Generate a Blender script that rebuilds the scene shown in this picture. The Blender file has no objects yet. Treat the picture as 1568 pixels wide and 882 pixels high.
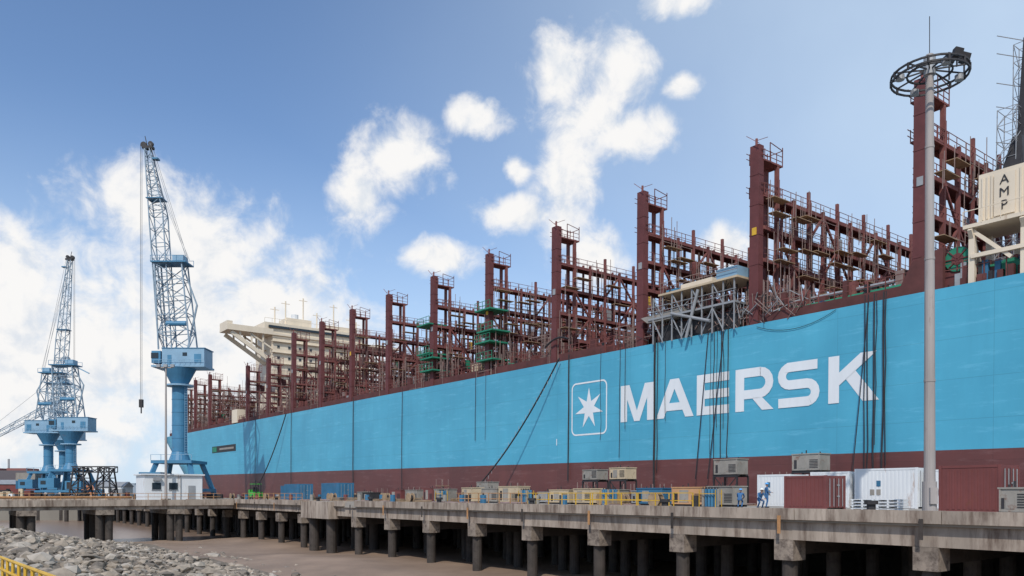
import bpy, math, random
import numpy as np
import bmesh
from mathutils import Vector, Matrix
random.seed(4)
TH=math.radians(37.2); CT,ST=math.cos(TH),math.sin(TH)
CAMZ=7.0; D=63.0
scene=bpy.context.scene
# ------------------------------------------------------------------ materials
MATS={}
def mat(name,col,rough=.6,var=.15,scale=1.0,metal=0,rust=0,rustcol=(.16,.06,.03),streak=False,bump=0.0,spec=.4):
    if name in MATS: return MATS[name]
    m=bpy.data.materials.new(name); m.use_nodes=True
    nt=m.node_tree; N=nt.nodes; L=nt.links
    b=N['Principled BSDF']; b.inputs['Roughness'].default_value=rough; b.inputs['Metallic'].default_value=metal
    b.inputs['Specular IOR Level'].default_value=spec
    tc=N.new('ShaderNodeTexCoord'); mp=N.new('ShaderNodeMapping'); L.new(tc.outputs['Object'],mp.inputs[0])
    mp.inputs['Scale'].default_value=(scale,scale,scale*(.18 if streak else 1))
    n=N.new('ShaderNodeTexNoise'); n.inputs['Scale'].default_value=1; n.inputs['Detail'].default_value=6; n.inputs['Roughness'].default_value=.65
    L.new(mp.outputs[0],n.inputs['Vector'])
    r=N.new('ShaderNodeValToRGB'); r.color_ramp.elements[0].position=.3; r.color_ramp.elements[1].position=.7
    c=np.array(col)
    r.color_ramp.elements[0].color=(*(c*(1-var)),1); r.color_ramp.elements[1].color=(*np.minimum(c*(1+var),1),1)
    L.new(n.outputs['Fac'],r.inputs[0]); out=r.outputs[0]
    if rust>0:
        n2=N.new('ShaderNodeTexNoise'); n2.inputs['Scale'].default_value=2.3; n2.inputs['Detail'].default_value=7; n2.inputs['Roughness'].default_value=.7
        L.new(mp.outputs[0],n2.inputs['Vector'])
        r2=N.new('ShaderNodeValToRGB'); r2.color_ramp.elements[0].position=.68-rust*.35; r2.color_ramp.elements[1].position=.78-rust*.2
        L.new(n2.outputs['Fac'],r2.inputs[0])
        mx=N.new('ShaderNodeMixRGB'); L.new(r2.outputs[0],mx.inputs[0]); L.new(out,mx.inputs[1]); mx.inputs[2].default_value=(*rustcol,1); out=mx.outputs[0]
    L.new(out,b.inputs['Base Color'])
    if bump>0:
        bp=N.new('ShaderNodeBump'); bp.inputs['Strength'].default_value=bump; bp.inputs['Distance'].default_value=.1
        L.new(n.outputs['Fac'],bp.inputs['Height']); L.new(bp.outputs[0],b.inputs['Normal'])
    MATS[name]=m; return m
def hull_mat(name,col,dark,patch):
    m=bpy.data.materials.new(name); m.use_nodes=True; nt=m.node_tree; N=nt.nodes; L=nt.links
    b=N['Principled BSDF']; b.inputs['Roughness'].default_value=.45
    tc=N.new('ShaderNodeTexCoord'); sp=N.new('ShaderNodeSeparateXYZ'); L.new(tc.outputs['Object'],sp.inputs[0])
    cb=N.new('ShaderNodeCombineXYZ'); L.new(sp.outputs[0],cb.inputs[0]); L.new(sp.outputs[2],cb.inputs[1])
    br=N.new('ShaderNodeTexBrick'); br.inputs['Scale'].default_value=1; br.inputs['Brick Width'].default_value=12.3; br.inputs['Row Height'].default_value=3.1
    br.inputs['Mortar Size'].default_value=.022; br.inputs['Mortar Smooth'].default_value=.2; br.offset=0.0; br.inputs['Bias'].default_value=0
    c=np.array(col)
    br.inputs['Color1'].default_value=(*c,1); br.inputs['Color2'].default_value=(*(c*np.array(patch)),1); br.inputs['Mortar'].default_value=(*(c*.72),1)
    L.new(cb.outputs[0],br.inputs['Vector'])
    mp=N.new('ShaderNodeMapping'); mp.inputs['Scale'].default_value=(.55,.06,1); L.new(cb.outputs[0],mp.inputs[0])
    n=N.new('ShaderNodeTexNoise'); n.inputs['Scale'].default_value=1; n.inputs['Detail'].default_value=8; n.inputs['Roughness'].default_value=.7; L.new(mp.outputs[0],n.inputs['Vector'])
    r=N.new('ShaderNodeValToRGB'); r.color_ramp.elements[0].position=.35; r.color_ramp.elements[1].position=.72
    r.color_ramp.elements[0].color=(0,0,0,1); r.color_ramp.elements[1].color=(.5,.5,.5,1); L.new(n.outputs['Fac'],r.inputs[0])
    mx=N.new('ShaderNodeMixRGB'); L.new(r.outputs[0],mx.inputs[0]); L.new(br.outputs['Color'],mx.inputs[1]); mx.inputs[2].default_value=(*dark,1)
    n2=N.new('ShaderNodeTexNoise'); n2.inputs['Scale'].default_value=.12; n2.inputs['Detail'].default_value=7; L.new(cb.outputs[0],n2.inputs['Vector'])
    r3=N.new('ShaderNodeValToRGB'); r3.color_ramp.elements[0].position=.4;r3.color_ramp.elements[1].position=.62
    r3.color_ramp.elements[0].color=(.84,.88,.9,1); r3.color_ramp.elements[1].color=(1,1,1,1); L.new(n2.outputs['Fac'],r3.inputs[0])
    m2=N.new('ShaderNodeMixRGB'); m2.blend_type='MULTIPLY'; m2.inputs[0].default_value=1; L.new(mx.outputs[0],m2.inputs[1]); L.new(r3.outputs[0],m2.inputs[2])
    mp5=N.new('ShaderNodeMapping'); mp5.inputs['Scale'].default_value=(.25,1.6,1); L.new(cb.outputs[0],mp5.inputs[0])
    n5=N.new('ShaderNodeTexNoise'); n5.inputs['Scale'].default_value=1; n5.inputs['Detail'].default_value=8; n5.inputs['Roughness'].default_value=.75; L.new(mp5.outputs[0],n5.inputs['Vector'])
    r5=N.new('ShaderNodeValToRGB'); r5.color_ramp.elements[0].position=.54; r5.color_ramp.elements[1].position=.7; r5.color_ramp.elements[1].color=(.5,.5,.5,1); L.new(n5.outputs['Fac'],r5.inputs[0])
    m5=N.new('ShaderNodeMixRGB'); L.new(r5.outputs[0],m5.inputs[0]); L.new(m2.outputs[0],m5.inputs[1]); m5.inputs[2].default_value=(*np.minimum(c*1.1+.08,1),1)
    L.new(m5.outputs[0],b.inputs['Base Color'])
    bp=N.new('ShaderNodeBump'); bp.inputs['Strength'].default_value=.3; bp.inputs['Distance'].default_value=.05
    n4=N.new('ShaderNodeTexNoise'); n4.inputs['Scale'].default_value=.7; n4.inputs['Detail'].default_value=3; L.new(cb.outputs[0],n4.inputs['Vector'])
    L.new(n4.outputs['Fac'],bp.inputs['Height']); L.new(bp.outputs[0],b.inputs['Normal'])
    return m
BLUE=hull_mat('hull_blue_paint',(.085,.405,.565),(.065,.32,.46),(.9,.94,.96))
HRED=hull_mat('hull_red_antifouling',(.155,.048,.042),(.09,.035,.032),(.85,.85,.85))
WHITE=mat('white_hull_marking',(.70,.73,.75),.5,.08,.4,streak=True,rust=.0)
RED=mat('lashing_bridge_primer',(.17,.058,.052),.75,.45,.5,rust=.3,rustcol=(.24,.11,.08))
REDP=mat('pillar_primer_maroon',(.12,.036,.036),.7,.25,.5,rust=.15,rustcol=(.17,.065,.05))
REDD=mat('deck_red_dark',(.10,.034,.031),.75,.3,.5,rust=.2,rustcol=(.06,.035,.033))
CREAM=mat('superstructure_cream',(.68,.59,.46),.55,.08,.3,streak=True,rust=.14,rustcol=(.4,.27,.18))
DARK=mat('dark_steel',(.03,.028,.03),.6,.3,1)
GREY=mat('galvanised_grey',(.30,.31,.32),.55,.15,1,metal=.2)
SCAF=mat('scaffold_tube',(.24,.17,.15),.6,.3,1,rust=.3)
GREEN=mat('scaffold_green',(.02,.20,.12),.6,.2,1)
GLASS=mat('window_glass',(.02,.03,.04),.1,.1,1)
CBLUE=mat('crane_blue',(.055,.19,.32),.5,.15,.4,rust=.12)
CBLUE2=mat('crane_pale_blue',(.21,.35,.47),.5,.12,.4,rust=.12)
CLAT=mat('crane_lattice_paint',(.22,.30,.37),.55,.2,.8,rust=.25,rustcol=(.2,.16,.14))
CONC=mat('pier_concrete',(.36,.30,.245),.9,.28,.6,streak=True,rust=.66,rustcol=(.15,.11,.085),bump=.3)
CONCM=mat('pile_cap_concrete',(.25,.205,.165),.9,.35,.9,rust=.6,rustcol=(.08,.06,.05),bump=.4)  # pier concrete darkened to paint in part of the shade below the deck
CONCD=mat('pier_pile_wet_shaded_concrete',(.05,.041,.035),.8,.4,.7,rust=.4,rustcol=(.02,.017,.015),bump=.4)  # near-black base: under-deck shade painted in together with wet tidal staining
CONCT=mat('pier_deck_concrete',(.30,.275,.24),.9,.15,.3,rust=.2,rustcol=(.14,.11,.09))
YEL=mat('railing_yellow',(.55,.33,.03),.55,.2,1,rust=.25)
ORRAIL=mat('railing_rusty_orange',(.40,.21,.09),.7,.3,1,rust=.4)
CWHITE=mat('container_white',(.66,.68,.69),.5,.06,.6,streak=True,rust=.25,rustcol=(.35,.22,.15))
CRED=mat('container_red',(.17,.052,.048),.55,.15,.6,rust=.2)
CBL=mat('container_blue',(.035,.14,.25),.55,.2,.6,rust=.2)
BEIGE=mat('equipment_beige',(.50,.40,.27),.6,.12,.8,rust=.25)
ORNG=mat('equipment_orange',(.50,.28,.14),.6,.12,.8,rust=.25)
EGREY=mat('equipment_grey',(.27,.25,.22),.6,.2,.8,rust=.3)
MASTM=mat('mast_galvanised',(.33,.30,.285),.6,.15,1.2,streak=True,rust=.25,rustcol=(.2,.16,.14))
MUD=mat('mud',(.25,.178,.128),.6,.3,.12,bump=.6,spec=.35)
ROCK=mat('rock_stone',(.29,.245,.195),.95,.5,.9,bump=.4)
BANK=mat('bank_gravel',(.17,.14,.108),.95,.4,2.2,bump=.8)
HIVIS=mat('worker_blue_overall',(.04,.12,.26),.8,.2,6)
SKIN=mat('skin',(.35,.2,.14),.6,.05,3)
HELM=mat('helmet',(.1,.35,.7),.4,.05,3)
HELMW=mat('helmet_white',(.75,.75,.72),.4,.05,3)
FORKG=mat('forklift_green',(.05,.38,.05),.4,.1,2)
TARP=mat('tent_orange',(.50,.20,.10),.7,.1,.3)
LAND=mat('far_quay_ground',(.22,.20,.17),.9,.2,.05)
WOOD=mat('timber_boards',(.30,.21,.13),.85,.3,2)
# ------------------------------------------------------------------ mesh builder
class MB:
    def __init__(s): s.v=[];s.f=[];s.m=[];s.mats=[]
    def mi(s,m):
        if m not in s.mats: s.mats.append(m)
        return s.mats.index(m)
    def poly(s,pts,m):
        k=len(s.v); s.v+= [tuple(p) for p in pts]; s.f.append(tuple(range(k,k+len(pts)))); s.m.append(s.mi(m))
    def hexa(s,p,m):
        k=len(s.v); s.v+=[tuple(q) for q in p]
        for f in ((0,3,2,1),(4,5,6,7),(0,1,5,4),(1,2,6,5),(2,3,7,6),(3,0,4,7)):
            s.f.append(tuple(k+i for i in f)); s.m.append(s.mi(m))
    def box(s,a,b,m):
        x0,y0,z0=[min(a[i],b[i]) for i in range(3)]; x1,y1,z1=[max(a[i],b[i]) for i in range(3)]
        s.hexa([(x0,y0,z0),(x1,y0,z0),(x1,y1,z0),(x0,y1,z0),(x0,y0,z1),(x1,y0,z1),(x1,y1,z1),(x0,y1,z1)],m)
    def beam(s,p,q,w,m,h=None):
        p=Vector(p);q=Vector(q);h=h or w; d=(q-p)
        if d.length<1e-5: return
        d.normalize(); up=Vector((0,0,1)) if abs(d.z)<.95 else Vector((1,0,0))
        a=d.cross(up).normalized()*w/2; b=d.cross(a).normalized()*h/2
        s.hexa([p-a-b,p+a-b,p+a+b,p-a+b,q-a-b,q+a-b,q+a+b,q-a+b],m)
    def cyl(s,p,q,r,m,seg=10,r2=None,cap=True):
        p=Vector(p);q=Vector(q); r2=r if r2 is None else r2; d=(q-p).normalized()
        up=Vector((0,0,1)) if abs(d.z)<.95 else Vector((1,0,0)); a=d.cross(up).normalized(); b=d.cross(a)
        k=len(s.v)
        for i in range(seg):
            t=2*math.pi*i/seg; o=a*math.cos(t)+b*math.sin(t); s.v.append(tuple(p+o*r)); s.v.append(tuple(q+o*r2))
        mi=s.mi(m)
        for i in range(seg):
            j=(i+1)%seg; s.f.append((k+2*i,k+2*j,k+2*j+1,k+2*i+1)); s.m.append(mi)
        if cap:
            s.f.append(tuple(k+2*i for i in range(seg))); s.m.append(mi); s.f.append(tuple(k+2*i+1 for i in range(seg))); s.m.append(mi)
    def data(s,name):
        me=bpy.data.meshes.new(name); me.from_pydata(s.v,[],s.f)
        for m in s.mats: me.materials.append(m)
        me.polygons.foreach_set('material_index',s.m); me.update()
        bm=bmesh.new(); bm.from_mesh(me); bmesh.ops.recalc_face_normals(bm,faces=bm.faces); bm.to_mesh(me); bm.free()
        return me
    def obj(s,name,parent=None,loc=(0,0,0),rot=(0,0,0)):
        o=bpy.data.objects.new(name,s.data(name)); scene.collection.objects.link(o); o.parent=parent; o.location=loc; o.rotation_euler=rot
        return o
def empty(name,loc=(0,0,0),rot=(0,0,0)):
    e=bpy.data.objects.new(name,None); scene.collection.objects.link(e); e.location=loc; e.rotation_euler=rot; return e
ROT=(0,0,math.pi/2+TH)
def P(s,n,z): return (s,-n,z)
def W(s,n,z): return (n*CT-s*ST, n*ST+s*CT, z)
# ------------------------------------------------------------------ SHIP
ship=empty('container_ship',(D*CT,D*ST,0),(0,-.009,math.pi/2+TH))
DK=22.6; RL=10.1; BM=53.5
def off(s,z):
    t=max(0,min(1,z/22.6)); s0=196+t**.8*66; L=283+t*18
    if s<s0: return 0
    return min(1,((s-s0)/(L-s0)))**2.3*BM/2
hb=MB(); zs=[-2,2,6,RL,13,16,19,DK]
ss=[-90+i*10 for i in range(28)]+[186+i*3 for i in range(40)]
for side in (0,1):
    for i in range(len(ss)-1):
        for j in range(len(zs)-1):
            pts=[]
            for (a,b) in ((i,j),(i+1,j),(i+1,j+1),(i,j+1)):
                z=zs[b]; L=283+max(0,min(1,z/22.6))*18; s_=min(ss[a],L); o=off(s_,z); n=o if side==0 else BM-o
                pts.append(P(s_,n,z))
            hb.poly(pts, BLUE if zs[j]>=RL else HRED)
for i in range(len(ss)-1):
    a=min(ss[i],301);b=min(ss[i+1],301)
    if b>a: hb.poly([P(a,off(a,DK),DK-.4),P(b,off(b,DK),DK-.4),P(b,BM-off(b,DK),DK-.4),P(a,BM-off(a,DK),DK-.4)],REDD)
me=hb.data('hull'); bm=bmesh.new(); bm.from_mesh(me); bmesh.ops.remove_doubles(bm,verts=bm.verts,dist=.001); bmesh.ops.dissolve_degenerate(bm,edges=bm.edges,dist=.001); bm.to_mesh(me); bm.free()
o=bpy.data.objects.new('hull',me); scene.collection.objects.link(o); o.parent=ship
lt=MB(); K=[0]
def lp(s0,pts):
    K[0]+=1; n=-.03-.003*(K[0]%9)
    lt.poly([P(s0-x,n,14.45+y) for x,y in pts],WHITE)
def arc(cx,cy,r0,r1,a0,a1,k=8):
    o=[];i_=[]
    for i in range(k+1):
        t=math.radians(a0+(a1-a0)*i/k); o.append((cx+r1*math.cos(t),cy+r1*math.sin(t))); i_.append((cx+r0*math.cos(t),cy+r0*math.sin(t)))
    return o,i_
def larc(s0,cx,cy,r0,r1,a0,a1):
    o,i_=arc(cx,cy,r0,r1,a0,a1)
    for k in range(len(o)-1): lp(s0,[o[k],o[k+1],i_[k+1],i_[k]])
t=1.0
s0=62.9; lp(s0,[(0,0),(t,0),(t,4.05),(0,4.05)]); lp(s0,[(4,0),(5,0),(5,4.05),(4,4.05)])
lp(s0,[(0.3,4.05),(1.35,4.05),(2.95,0),(2.1,0)]); lp(s0,[(4.7,4.05),(3.65,4.05),(2.05,0),(2.9,0)])
s0=57.6; lp(s0,[(0,0),(1.1,0),(3.05,4.05),(1.95,4.05)]); lp(s0,[(5.1,0),(4.0,0),(2.05,4.05),(3.15,4.05)]); lp(s0,[(1.2,.75),(3.9,.75),(3.6,1.55),(1.6,1.55)])
s0=52.1; lp(s0,[(0,0),(t,0),(t,4.05),(0,4.05)])
for y in (0,1.6,3.2): lp(s0,[(t-.02,y),(3.95,y),(3.95,y+.85),(t-.02,y+.85)])
s0=47.4; lp(s0,[(0,0),(t,0),(t,4.05),(0,4.05)]); lp(s0,[(t,3.2),(2.85,3.2),(2.85,4.05),(t,4.05)]); lp(s0,[(t,1.15),(2.85,1.15),(2.85,2.0),(t,2.0)])
larc(s0,2.75,2.6,.6,1.45,-90,90); lp(s0,[(1.9,1.2),(3.0,1.2),(4.25,0),(3.0,0)])
s0=42.7; lp(s0,[(.7,3.2),(3.95,3.2),(3.95,4.05),(.9,4.05)]); lp(s0,[(.05,0),(3.2,0),(3.2,.85),(.05,.85)]); lp(s0,[(1.1,1.6),(3.0,1.6),(3.0,2.45),(1.1,2.45)])
larc(s0,1.2,2.825,.375,1.22,90,270); larc(s0,2.95,1.225,.375,1.22,-90,90)
s0=37.7; lp(s0,[(0,0),(t,0),(t,4.05),(0,4.05)]); lp(s0,[(t,1.5),(t,2.6),(2.9,4.05),(4.3,4.05)]); lp(s0,[(1.5,2.1),(2.35,2.75),(4.5,0),(3.1,0)])
sc,zc=68.15,16.45
def rr(h,w,r,k=6):
    pts=[]
    for cx,cy,a in ((w-r,h-r,0),(-(w-r),h-r,90),(-(w-r),-(h-r),180),(w-r,-(h-r),270)):
        for i in range(k+1):
            q=math.radians(a+90*i/k); pts.append((cx+r*math.cos(q),cy+r*math.sin(q)))
    return pts
A_=rr(3.15,3.05,.75);B_=rr(2.97,2.87,.6)
for i in range(len(A_)):
    j=(i+1)%len(A_); lt.poly([P(sc-A_[i][0],-.03,zc+A_[i][1]),P(sc-A_[j][0],-.03,zc+A_[j][1]),P(sc-B_[j][0],-.03,zc+B_[j][1]),P(sc-B_[i][0],-.03,zc+B_[i][1])],WHITE)
st=[]
for i in range(14):
    q=math.radians(90+i*360/14); r=2.45 if i%2==0 else .9; st.append((r*math.cos(q),r*math.sin(q)))
for i in range(14):
    j=(i+1)%14; lt.poly([P(sc,-.03,zc),P(sc-st[i][0],-.03,zc+st[i][1]),P(sc-st[j][0],-.03,zc+st[j][1])],WHITE)
lt.box(P(196.5,-.05,15.9),P(216,-.02,17.6),DARK); lt.box(P(212,-.09,16.1),P(215.5,-.06,17.4),GREEN); lt.box(P(198,-.09,16.5),P(209.5,-.06,17.0),EGREY)
lt.box(P(74.0,-.04,12.3),P(73.88,-.03,13.1),WHITE)
lt.obj('hull_lettering',ship)
def lashing(hscale=1.0,tower=True,seed=0,scaff=0.0):
    rnd=random.Random(seed); m=MB(); H=[3.1,6.2,9.3,12.4]; H=[h*hscale for h in H]; T=17.0*hscale
    posts=[3+2.63*i for i in range(19)]
    if tower:
        for (na,nb) in ((0,.75),(52.2,52.95)):
            m.box(P(0,na,-1),P(1.0,nb,T),REDP)
            for k in range(1,6): m.box(P(-.03,na-.03,T*k/6),P(1.03,nb+.03,T*k/6+.08),REDP)
        for nn in (3.0,50.3):
            for s_ in (.1,1.3): m.beam(P(s_,nn,0),P(s_,nn,T-1.2),.34,RED)
        for na,nb in ((.75,3.6),(49.7,52.2)):
            for z in (T-1.4,T-4.6):
                m.box(P(-.1,na,z),P(1.6,nb,z+.16),RED)
                for s_ in (-.1,1.6):
                    for q in (.5,1.0): m.beam(P(s_,na-.5,z+q),P(s_,nb,z+q),.05,RED)
                for k in range(4):
                    for s_ in (-.1,1.6): m.beam(P(s_,na+(nb-na)*k/3,z),P(s_,na+(nb-na)*k/3,z+1.1),.06,RED)
        for s_,n_ in ((-.1,3.6),(1.6,3.6),(-.1,1.6),(1.6,1.6)): m.beam(P(s_,n_,T-1.4),P(s_,n_,T+.5),.07,RED)
        for s_ in (-.1,1.6): m.beam(P(s_,1.6,T+.5),P(s_,3.6,T+.2),.06,RED)
        m.beam(P(-.1,3.6,T+.2),P(1.6,3.6,T+.2),.06,RED)
        m.box(P(.2,-.06,T*.5),P(.7,-.01,T*.5+.7),YEL if seed==2 else GREY)
        m.cyl(P(.5,.3,T),P(.5,.3,T+.7),.12,RED,6); m.beam(P(-.1,-.5,T+.1),P(-.1,1.2,T+.9),.05,RED); m.beam(P(-.2,-.3,T-.1),P(1.2,-.3,T+1),.05,RED)
        for k in range(14): m.beam(P(1.02,.1,1+k*1.1*hscale),P(1.02,.7,1+k*1.1*hscale),.05,RED)
    for i,n in enumerate(posts):
        ex=1.9 if i%2==0 else .5
        for s_ in (0,1.3): m.beam(P(s_,n,0),P(s_,n,H[-1]+(ex if s_==0 else .9)),.28 if s_==0 else .22,RED)
    for li,z in enumerate(H):
        for s_ in (0,1.3): m.beam(P(s_,.75,z),P(s_,52.2,z),.16,RED,h=.34)
        m.box(P(.1,.75,z+.12),P(1.25,52.2,z+.18),REDD)
        for s_ in (-.12,1.42):
            for q in (.6,1.1): m.beam(P(s_,.8,z+q),P(s_,52.2,z+q),.045,RED)
        n=1.5
        while n<52:
            m.beam(P(-.12,n,z+.1),P(-.12,n,z+1.12),.05,RED); n+=1.75
    Z=[0]+H
    for li in range(4):
        for i in range(0,len(posts)-1):
            if (i+li)%4==1: m.beam(P(0,posts[i],Z[li]),P(0,posts[i+1],Z[li+1]),.2,RED)
            elif (i+li)%4==2: m.beam(P(0,posts[i],Z[li+1]),P(0,posts[i+1],Z[li]),.2,RED)
            if rnd.random()<.25: m.box(P(.2,posts[i]+.4,Z[li]+.3),P(.9,posts[i]+1.4,Z[li]+1.6),rnd.choice([REDD,REDD,GREY,RED,REDD,YEL,GREEN]))
    for i in range(int(150*scaff)):
        n=rnd.uniform(0,26); s_=rnd.uniform(-1.2,-.3); z=rnd.uniform(0,11)
        m.beam(P(s_,n,z),P(s_,n,z+rnd.uniform(2,4)),.05,SCAF)
        if i%2: m.beam(P(s_,n,z+1),P(s_,n+rnd.uniform(2,6),z+1),.05,SCAF)
        if i%5==0: m.box(P(-1.3,n,z+1),P(-.35,n+2.5,z+1.06),WOOD)
    return m.data('lashing_bridge_frame')
LA=[lashing(1,True,1,.35),lashing(1,True,2,1.0),lashing(1,True,3,.7)]
LF=lashing(.88,True,5,1.0)
LG=lashing(.8,True,6,.4)
ks=[29.7,45.1,59.8,74.4,88.8,103.5,118,132,145.6,160,175,189]
for i,s_ in enumerate(ks):
    o=bpy.data.objects.new('lashing_bridge_%d'%i,LA[i%3] if s_<170 else LG); scene.collection.objects.link(o); o.parent=ship; o.location=(s_,-.2,DK)
for i,s_ in enumerate([220,234,248,262]):
    o=bpy.data.objects.new('lashing_bridge_fwd_%d'%i,LF); scene.collection.objects.link(o); o.parent=ship; o.location=(s_,-3 if s_>250 else -.3,DK)
d=MB(); rnd=random.Random(9)
allk=ks+[205,220,234,248,262]
for a,b in zip([14]+allk[:-1],allk):
    d.box(P(a+2.2,3.2,DK-.4),P(b-.8,50,DK+1.5),REDD)
    for k in range(5): d.box(P(a+2.3+k*2.2,3.0,DK+.1),P(a+2.5+k*2.2,3.2,DK+1.9),RED)
d.box(P(66,.35,DK-.2),P(262,.5,DK+1.0),REDD)
d.box(P(29,.35,DK-.2),P(46,.5,DK+.9),REDD)
d.hexa([P(32,.05,DK),P(28.3,.05,DK),P(28.3,.5,DK),P(32,.5,DK),P(30.6,.05,DK+2.6),P(28.3,.05,DK+3.2),P(28.3,.5,DK+3.2),P(30.6,.5,DK+2.6)],REDD)
s_=0
while s_<262:
    d.beam(P(s_,.45,DK),P(s_,.45,DK+1.9),.07,RED); s_+=1.5
for q in (1.4,1.9): d.beam(P(0,.45,DK+q),P(262,.45,DK+q),.05,RED)
for i in range(460):
    s_=rnd.uniform(16,262); n=rnd.uniform(.8,3); h=rnd.choice([.4,.7,1.1,1.8,2.6]); w=rnd.uniform(.15,.9)
    d.box(P(s_,n,DK-.1),P(s_+w,n+w*.7,DK+h),rnd.choice([REDD,RED,RED,DARK,GREY,REDD,SCAF,GREEN if i%12==0 else RED]))
for i in range(620):
    c=rnd.choice([52,60,44,46,76,90,104,106,119,150,165,180,200,225,240,14]); s_=c+rnd.uniform(-3.5,3.5); n=rnd.uniform(.2,3.2); z=DK+rnd.uniform(0,5 if c>70 else 3)
    d.beam(P(s_,n,DK),P(s_,n,z+1.5),.07,SCAF)
    if i%2: d.beam(P(s_,n,z),P(s_+rnd.uniform(1,4),n,z),.07,SCAF)
for c,zz in ((89,(4.5,9)),(88.5,(2,6)),(105,(5,9.5)),(104,(2.3,4.2))):
    for z in zz:
        d.box(P(c-1.5,-.6,DK+z),P(c+2.2,2.6,DK+z+.2),GREEN); 
        for k in range(5): d.beam(P(c-1.5+k*.9,-.6,DK+z),P(c-1.5+k*.9,-.6,DK+z+1.2),.06,GREEN)
        for q in (.6,1.2): d.beam(P(c-1.5,-.6,DK+z+q),P(c+2.2,-.6,DK+z+q),.06,GREEN)
d.cyl(P(24,1.6,DK+1.3),P(46,1.6,DK+1.0),.22,GREEN,8); d.cyl(P(30,2.3,DK+1.9),P(62,2.3,DK+1.9),.18,GREY,8)
d.box(P(92,1,DK+.6),P(94.2,2.6,DK+2.2),BEIGE)
for s_,r in ((85,.7),(78,.6),(39,.6),(24,.8),(21.5,.6)): d.cyl(P(s_,1,DK+r),P(s_,2,DK+r),r,GREEN if r>.65 else CBL,12)
d.box(P(196,.1,DK+.3),P(200,3,DK+3.6),CREAM)
d.cyl(P(27.5,.9,DK+2.2),P(27.5,2.6,DK+2.2),.8,REDP,16); d.cyl(P(27.5,.7,DK+2.2),P(27.5,.9,DK+2.2),.95,GREEN,16); d.cyl(P(27.5,.66,DK+2.2),P(27.5,.7,DK+2.2),.45,REDP,14); d.box(P(26.3,.8,DK),P(28.8,2.8,DK+1.4),REDP)
for k in range(8):
    q_=2*math.pi*k/8; d.beam(P(27.5,.66,DK+2.2),P(27.5+.9*math.cos(q_),.66,DK+2.2+.9*math.sin(q_)),.08,REDP)
d.beam(P(28.6,1,DK+1.5),P(26.4,1,DK+3.6),.22,REDP)
d.obj('deck_fittings',ship)
g=MB()
g.box(P(47.2,-.5,DK+2.4),P(58.4,3.2,DK+2.6),GREY); g.box(P(46.8,-.7,DK+4.7),P(56.8,3.2,DK+4.9),BEIGE)
g.box(P(47,-.5,DK+4.95),P(49.4,2.0,DK+5.9),CBLUE2); g.box(P(50.5,.2,DK+4.95),P(54.5,2.0,DK+5.6),CREAM); g.box(P(55,.2,DK+4.95),P(56.5,2.0,DK+5.4),CBLUE)
for k in range(9):
    s_=47.3+k*1.3
    g.beam(P(s_,-.45,DK-.2),P(s_,-.45,DK+4.7),.12,GREY); g.beam(P(s_,1.6,DK),P(s_,1.6,DK+4.7),.14,DARK)
    if k<8:
        g.beam(P(s_,-.45,DK+(0 if k%2 else 2.3)),P(s_+1.3,-.45,DK+(2.3 if k%2 else 0)),.1,GREY if k%3 else DARK)
        if k%2: g.beam(P(s_,-.45,DK+2.5),P(s_+1.3,-.45,DK+4.7),.1,GREY)
for q in (3.2,3.7): g.beam(P(47,-.6,DK+q),P(58.4,-.6,DK+q),.05,GREY)
for q in (5.5,6.0): g.beam(P(46.8,-.7,DK+q),P(56.8,-.7,DK+q),.05,SCAF)
g.cyl(P(51.5,-.7,DK+4.4),P(53.0,-.7,DK-.2),.16,GREY,10); g.cyl(P(55,-.7,DK+2.6),P(50,-.7,DK+1.0),.16,GREY,8)
g.box(P(47.5,.4,DK+.1),P(57.5,1.2,DK+1.8),DARK); g.hexa([P(58.6,-.4,DK+2.2),P(54,-.4,DK+2.2),P(54,2.5,DK+2.2),P(58.6,2.5,DK+2.2),P(59.6,-.4,DK+2.9),P(54,-.4,DK+3.1),P(54,2.5,DK+3.1),P(59.6,2.5,DK+2.9)],EGREY)
for k in range(110):
    s_=rnd.uniform(40,60); z=DK+rnd.uniform(-.2,3.5 if s_>47 else 1.5); g.beam(P(s_,rnd.uniform(-.4,1),z),P(s_+rnd.uniform(-2,2),rnd.uniform(-.4,1),z+rnd.uniform(.5,2.2)),.06,rnd.choice([DARK,SCAF,GREY,SCAF]))
g.obj('gangway_platform',ship)
a=MB(); s1,s2=204,217
a.box(P(s1,12,DK),P(s2,38,DK+25),CREAM)
a.box(P(s1+.5,10,DK+25),P(s2-3,38.5,DK+28.0),CREAM)
a.box(P(s1-.06,11,DK+26.6),P(s1+.44,38,DK+27.2),GLASS)
a.box(P(s1-.5,0,DK+24.6),P(s2-7,50,DK+25.1),CREAM)
a.box(P(s1-.3,0,DK+25.1),P(s2-7.2,1.4,DK+26.9),CREAM)
a.box(P(s1-.5,0,DK+25.1),P(s1-.3,12,DK+26.1),CREAM)
for s_ in (s1,s2-7.8):
    a.beam(P(s_+.3,12,DK+17.5),P(s_+.3,1.2,DK+24.2),.5,CREAM,h=1.0); a.beam(P(s_+.3,12,DK+21),P(s_+.3,6,DK+24.4),.4,CREAM)
    for n_ in (3.5,6.5,9.5): a.beam(P(s_+.3,n_,DK+24.6),P(s_+.3,n_,DK+24.2-(n_-1)*.62),.4,CREAM)
for lv in range(8):
    a.box(P(s1-.7,11.5,DK+2.9*lv+2.6),P(s1,38.5,DK+2.9*lv+2.75),CREAM)
    for k in range(8): a.box(P(s1-.05,13.2+k*3,DK+2.9*lv+.9),P(s1+.02,13.9+k*3,DK+2.9*lv+1.7),GLASS)
    a.beam(P(s1-.7,11.5,DK+2.9*lv+3.8),P(s1-.7,38.5,DK+2.9*lv+3.8),.06,CREAM)
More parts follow.
